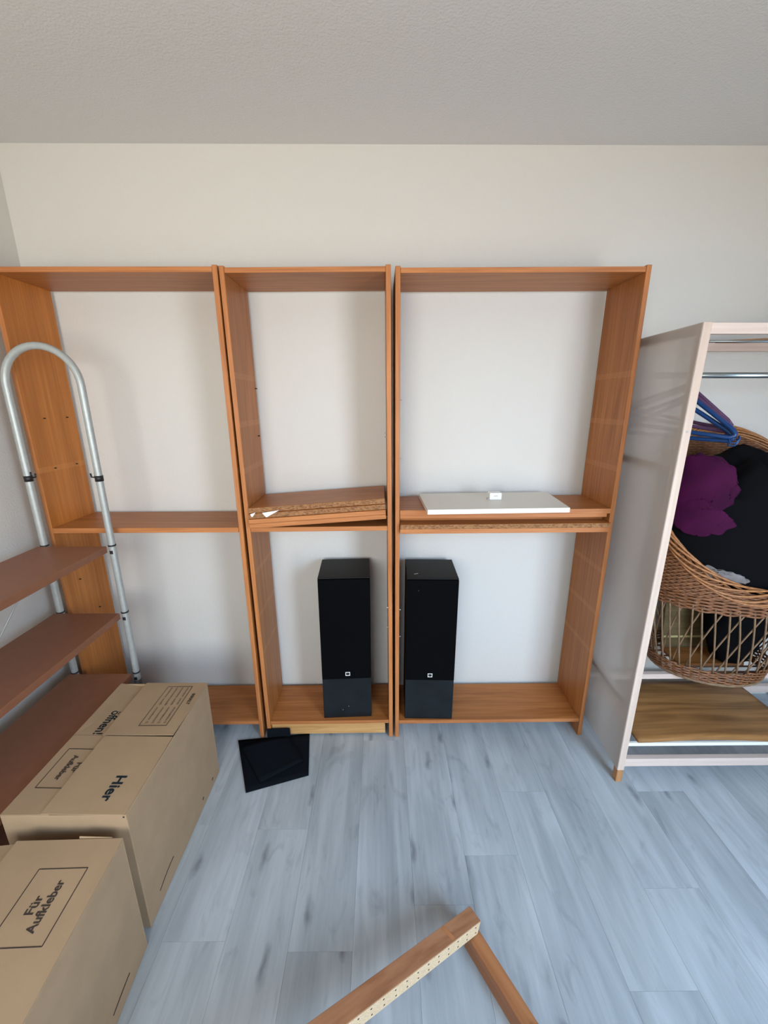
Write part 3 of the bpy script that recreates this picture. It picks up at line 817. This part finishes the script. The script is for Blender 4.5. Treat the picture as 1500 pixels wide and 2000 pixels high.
# walnut board on the low white rails
bm = bmesh.new(); n = 24; rows = []
for j, y in enumerate([YW0 + .006 + i * (.365) / 12 for i in range(13)]):
    rr = []
    for i in range(n + 1):
        x = 1.062 + (1.775 - 1.062) * i / n
        k = 1 - j / 12
        z = .1980 + .0125 * k * max(0, math.sin(math.pi * min(1, max(0, (x - 1.06) / .6)))) ** 1.5
        rr.append(((x, y, z), (x, y, z + .009)))
    rows.append(rr)
tv = [[bm.verts.new(b) for a, b in r] for r in rows]; bv = [[bm.verts.new(a) for a, b in r] for r in rows]
for j in range(12):
    for i in range(n):
        bm.faces.new((tv[j][i], tv[j][i + 1], tv[j + 1][i + 1], tv[j + 1][i])).smooth = True
        bm.faces.new((bv[j][i], bv[j + 1][i], bv[j + 1][i + 1], bv[j][i + 1])).smooth = True
for i in range(n):
    for j in (0, 12): bm.faces.new((tv[j][i], bv[j][i], bv[j][i + 1], tv[j][i + 1]))
for j in range(12):
    for i in (0, n): bm.faces.new((tv[j][i], bv[j][i], bv[j + 1][i], tv[j + 1][i]))
o = obj('wardrobe_board', bm, M_bwood, None, loc=(1.42, -.3, .198)); tag(o, 'warped walnut-brown board resting on the lowest wardrobe rails under the basket', 'board')

# ------------------------------------------------------------------ wicker bassinet
CB = (1.535, -.212); RB = (.232, .172)
CR = (1.500, -.250); RR = (.345, .225)
Z0 = .3612
def rimz(th):
    return .862 + .605 * ((1 + math.sin(th)) / 2) ** 1.05
def side_pt(th, z, off=0.0):
    s = min(1, max(0, (z - Z0) / .46)); s = s ** .85
    cx = CB[0] + (CR[0] - CB[0]) * s; cy = CB[1] + (CR[1] - CB[1]) * s
    rx = RB[0] + (RR[0] - RB[0]) * s + off; ry = RB[1] + (RR[1] - RB[1]) * s + off
    return Vector((cx + rx * math.cos(th), cy + ry * math.sin(th), z))
t = thing('wicker_bassinet', 'big wicker basket with high back, heaped with dark clothes inside the wardrobe', 'basket', (1.52, -.22, Z0))
NS = 44
def weave(name, za, zb, mat, step=.0076, r=.0043):
    bm = bmesh.new(); z = za; k = 0; n = NS * 2
    while z < zb:
        run = []
        def flush(run):
            if len(run) > 3: tube(bm, run, r, 5, cap=False)
        closed = all(rimz(math.tau * i / n) - .05 > z for i in range(n))
        if closed:
            pts = [side_pt(math.tau * i / n, z + random.uniform(-.0006, .0006), .0048 * (1 if (i + k * 2) % 4 < 2 else -1)) for i in range(n)]
            tube(bm, pts, r, 5, closed=True)
        else:
            for i in range(n * 2 + 1):
                th = -math.pi / 2 + math.pi * 2 * i / (n * 2)
                if rimz(th) - .02 > z:
                    run.append(side_pt(th, z, .0042 * math.sin((i / 2 + k) * math.pi)))
                else:
                    flush(run); run = []
            flush(run)
        z += step; k += 1
    o = obj(name, bm, mat, t); o['kind'] = 'stuff'
    return o
weave('bottom_band', Z0 + .005, .440, M_wick)
weave('woven_side', .745, 1.46, M_wick)
# rolled border: strands twisting round the rim line
bm = bmesh.new(); n = 130
for s_ in range(9):
    pts = []
    ph = s_ * math.tau / 9
    for i in range(n):
        th = math.tau * i / n
        fr_ = (1 - math.sin(th)) / 2
        wz = .016 + .020 * fr_; wr = .010
        a = ph + th * 3
        q = side_pt(th, rimz(th) - .02 - .012 * fr_ + wz * math.sin(a), wr * math.cos(a) + .002)
        pts.append(q)
    tube(bm, pts, .0048, 6, closed=True)
o = obj('rim_border', bm, M_wickrim, t, 'honey-coloured plaited rim'); o['kind'] = 'stuff'
bm = bmesh.new()
for s_ in range(4):
    pts = [side_pt(math.tau * i / n, Z0 + .0088 + .0036 * math.sin(s_ * math.tau / 4 + math.tau * i / n * 9), .004 + .004 * math.cos(s_ * math.tau / 4 + math.tau * i / n * 9)) for i in range(n)]
    tube(bm, pts, .0040, 5, closed=True)
o = obj('foot_border', bm, M_wickstake, t); o['kind'] = 'stuff'
for k in range(46):
    th = math.tau * (k + .5) / 46
    bm = bmesh.new()
    tube(bm, [side_pt(th + .02 * math.sin(k * 2.3) * (j / 6) + (.34 + .38 * math.cos(th)) * (1 - j / 6), .425 + (.765 - .425) * j / 6, -.001) for j in range(7)], .0036, 6)
    obj('stake', bm, M_wickstake, t)
for k in range(26):
    th = math.tau * k / 26
    bm = bmesh.new()
    tube(bm, [side_pt(th + .42 * (j / 6), .425 + (.765 - .425) * j / 6, -.008) for j in range(7)], .0034, 6)
    obj('diagonal_strand', bm, M_wickstake, t)
for k in range(7):
    y = CB[1] - .13 + k * .043
    hw = RB[0] * math.sqrt(max(0, 1 - ((y - CB[1]) / RB[1]) ** 2)) - .004
    bm = bmesh.new(); tube(bm, [(CB[0] - hw, y, Z0 + .0055), (CB[0] + hw, y, Z0 + .0055)], .0040, 6)
    obj('bottom_rod', bm, M_wick, t)
# boards lying in the basket
o = box('small_board', 1.385, 1.690, -.258, -.130, .3730, .3860, [M_woodX, M_edgeX], None, .001, front_mi=1, loc=(1.53, -.19, .373))
tag(o, 'small reddish board lying flat in the bottom of the wicker basket', 'board')
bm = bmesh.new()
hexa(bm, [(1.395, -.125, .3740), (1.69, -.125, .3740), (1.69, -.114, .3740), (1.395, -.114, .3740),
          (1.395, -.082, .720), (1.69, -.082, .720), (1.69, -.071, .720), (1.395, -.071, .720)])
o = thing('leaning_board', 'olive-brown board with a pale yellow strip leaning inside the wicker basket', 'board', (1.53, -.1, .374))
obj('panel_board', bm, M_olive, o)
bm = bmesh.new(); beam(bm, (1.397, -.1175, .4400), (1.688, -.1175, .4400), .006, .0105)
obj('edge_strip', bm, M_yell, o, 'pale yellow strip')

# ------------------------------------------------------------------ clothes
def cloth_blob(name, c, r, amp, freq, seed, mat, label, rot=(0, 0, 0), sub=5, clip=None, group='clothes in the wicker basket', ridge=1.0):
    bm = bmesh.new(); bmesh.ops.create_icosphere(bm, subdivisions=sub, radius=1.0)
    rm = Matrix.Rotation(rot[2], 3, 'Z') @ Matrix.Rotation(rot[1], 3, 'Y') @ Matrix.Rotation(rot[0], 3, 'X')
    for v in bm.verts:
        p = v.co.copy()
        q = Vector((p.x * r[0], p.y * r[1], p.z * r[2])) * freq + Vector((seed * 3.1, seed * 1.7, seed))
        f = noise.fractal(q, 0.9, 2.0, 3)
        rg = 1 - abs(noise.noise(q * 1.7 + Vector((4, 1, 9)))) * 2
        d = amp * (f * 1.0 + ridge * .5 * rg)
        w = rm @ Vector((p.x * (r[0] + d), p.y * (r[1] + d), p.z * (r[2] + d)))
        v.co = Vector(c) + w
        if clip: v.co = clip(v.co)
    for f in bm.faces: f.smooth = True
    o = obj(name, bm, mat, None, loc=c); tag(o, label, 'clothes', group); return o
def inside(q, m=.030):
    q = q.copy(); z = min(max(q.z, .765), 2)
    s = min(1, max(0, (z - Z0) / .46)) ** .85
    cx = CB[0] + (CR[0] - CB[0]) * s; cy = CB[1] + (CR[1] - CB[1]) * s
    rx = RB[0] + (RR[0] - RB[0]) * s - m; ry = RB[1] + (RR[1] - RB[1]) * s - m
    dx, dy = (q.x - cx) / rx, (q.y - cy) / ry; d = math.hypot(dx, dy)
    if d > 1: q.x = cx + dx / d * rx; q.y = cy + dy / d * ry
    q.z = max(q.z, .770)
    return q
cloth_blob('clothes_heap', (1.50, -.260, 1.02), (.36, .24, .33), .050, 7, 3, M_black, 'heap of black garments filling the wicker basket', clip=inside)
cloth_blob('garment', (1.235, -.330, 1.255), (.108, .080, .086), .026, 9, 8, M_purple, 'crumpled purple garment on the left of the black heap, upper fold', rot=(0, .5, -.5), sub=5, ridge=2.4, clip=lambda q: inside(q, .02))
cloth_blob('garment', (1.225, -.365, 1.125), (.100, .058, .046), .022, 11, 5, M_purple, 'purple garment bulging out below the upper purple fold', rot=(0, .25, -.5), sub=5, ridge=2.4, clip=lambda q: inside(q, .02))
cloth_blob('garment', (1.62, -.240, .625), (.125, .090, .235), .02, 9, 21, M_black, 'added black filler low inside the wicker basket, darkening the view through its bars', sub=4)  # added filler, stands in for the dark rear weave behind the bars
cloth_blob('garment', (1.335, -.425, .905), (.085, .020, .018), .016, 30, 12, M_grey, 'grey garment scrap showing at the wicker rim', rot=(0, .18, -.2), sub=4, clip=lambda q: inside(q, .012))

# ------------------------------------------------------------------ clothes hangers
def hanger(corner, mat, label, az, tilt, roll=0.0):
    """flat plastic hanger, one shoulder tip at corner, lower bar running along az"""
    W2, Hh = .35, .145
    t = thing('clothes_hanger', label, 'hanger', corner, 'plastic hangers on the clothes')
    ux = Vector((math.cos(az), math.sin(az), math.sin(tilt))).normalized()
    uz = Vector((0, 0, 1)); uz = (uz - ux * uz.dot(ux)).normalized()
    uz = Matrix.Rotation(roll, 3, ux) @ uz
    c = Vector(corner)
    f = lambda a, b: c + ux * a + uz * b
    bm = bmesh.new()
    f0 = f; f = lambda a, b: f0(a * .875, b)
    pts = [f(.012, -.004), f(.0, .004), f(.0, .012), f(.020, .028), f(.10, .072), f(.185, .118), f(.20, .125), f(.215, .118), f(.30, .072), f(.38, .028), f(.40, .012), f(.40, .004), f(.388, -.004), f(.30, -.006), f(.2, -.006), f(.1, -.006)]
    tube(bm, pts, .0080 if mat is M_bluepl else .0068, 8, closed=True)
    obj('hanger_body', bm, mat, t)
    bm = bmesh.new()
    tube(bm, [f(.2, .125), f(.2, .140)] + [f(.2 - .016 * math.cos(a) + .016, .152 + .016 * math.sin(a)) for a in [-.6 + i * .38 for i in range(11)]], .0028, 8)
    obj('hook', bm, mat, t)
    bm = bmesh.new(); tube(bm, [f(.015, -.004), f(.006, -.022), f(-.012, -.020), f(-.020, -.006), f(-.014, .006)], .0036, 6)
    obj('strap_notch', bm, mat, t)
az = math.pi - R(50)
hanger((1.268, -.405, 1.428), M_bluepl, 'blue plastic hanger lowest in the bundle on the clothes', az, R(2))
hanger((1.255, -.424, 1.440), M_bluepl, 'blue plastic hanger nearest the wardrobe post in the bundle', az + .02, R(7), .22)
hanger((1.268, -.388, 1.458), M_purpl, 'dark purple plastic hanger above the blue ones', az - .02, R(9), -.1)
hanger((1.284, -.366, 1.466), M_purpl, 'dark purple plastic hanger highest and furthest back in the bundle', az - .03, R(12), -.2)
for o in bpy.data.objects:
    if '_wd' in o: del o['_wd']
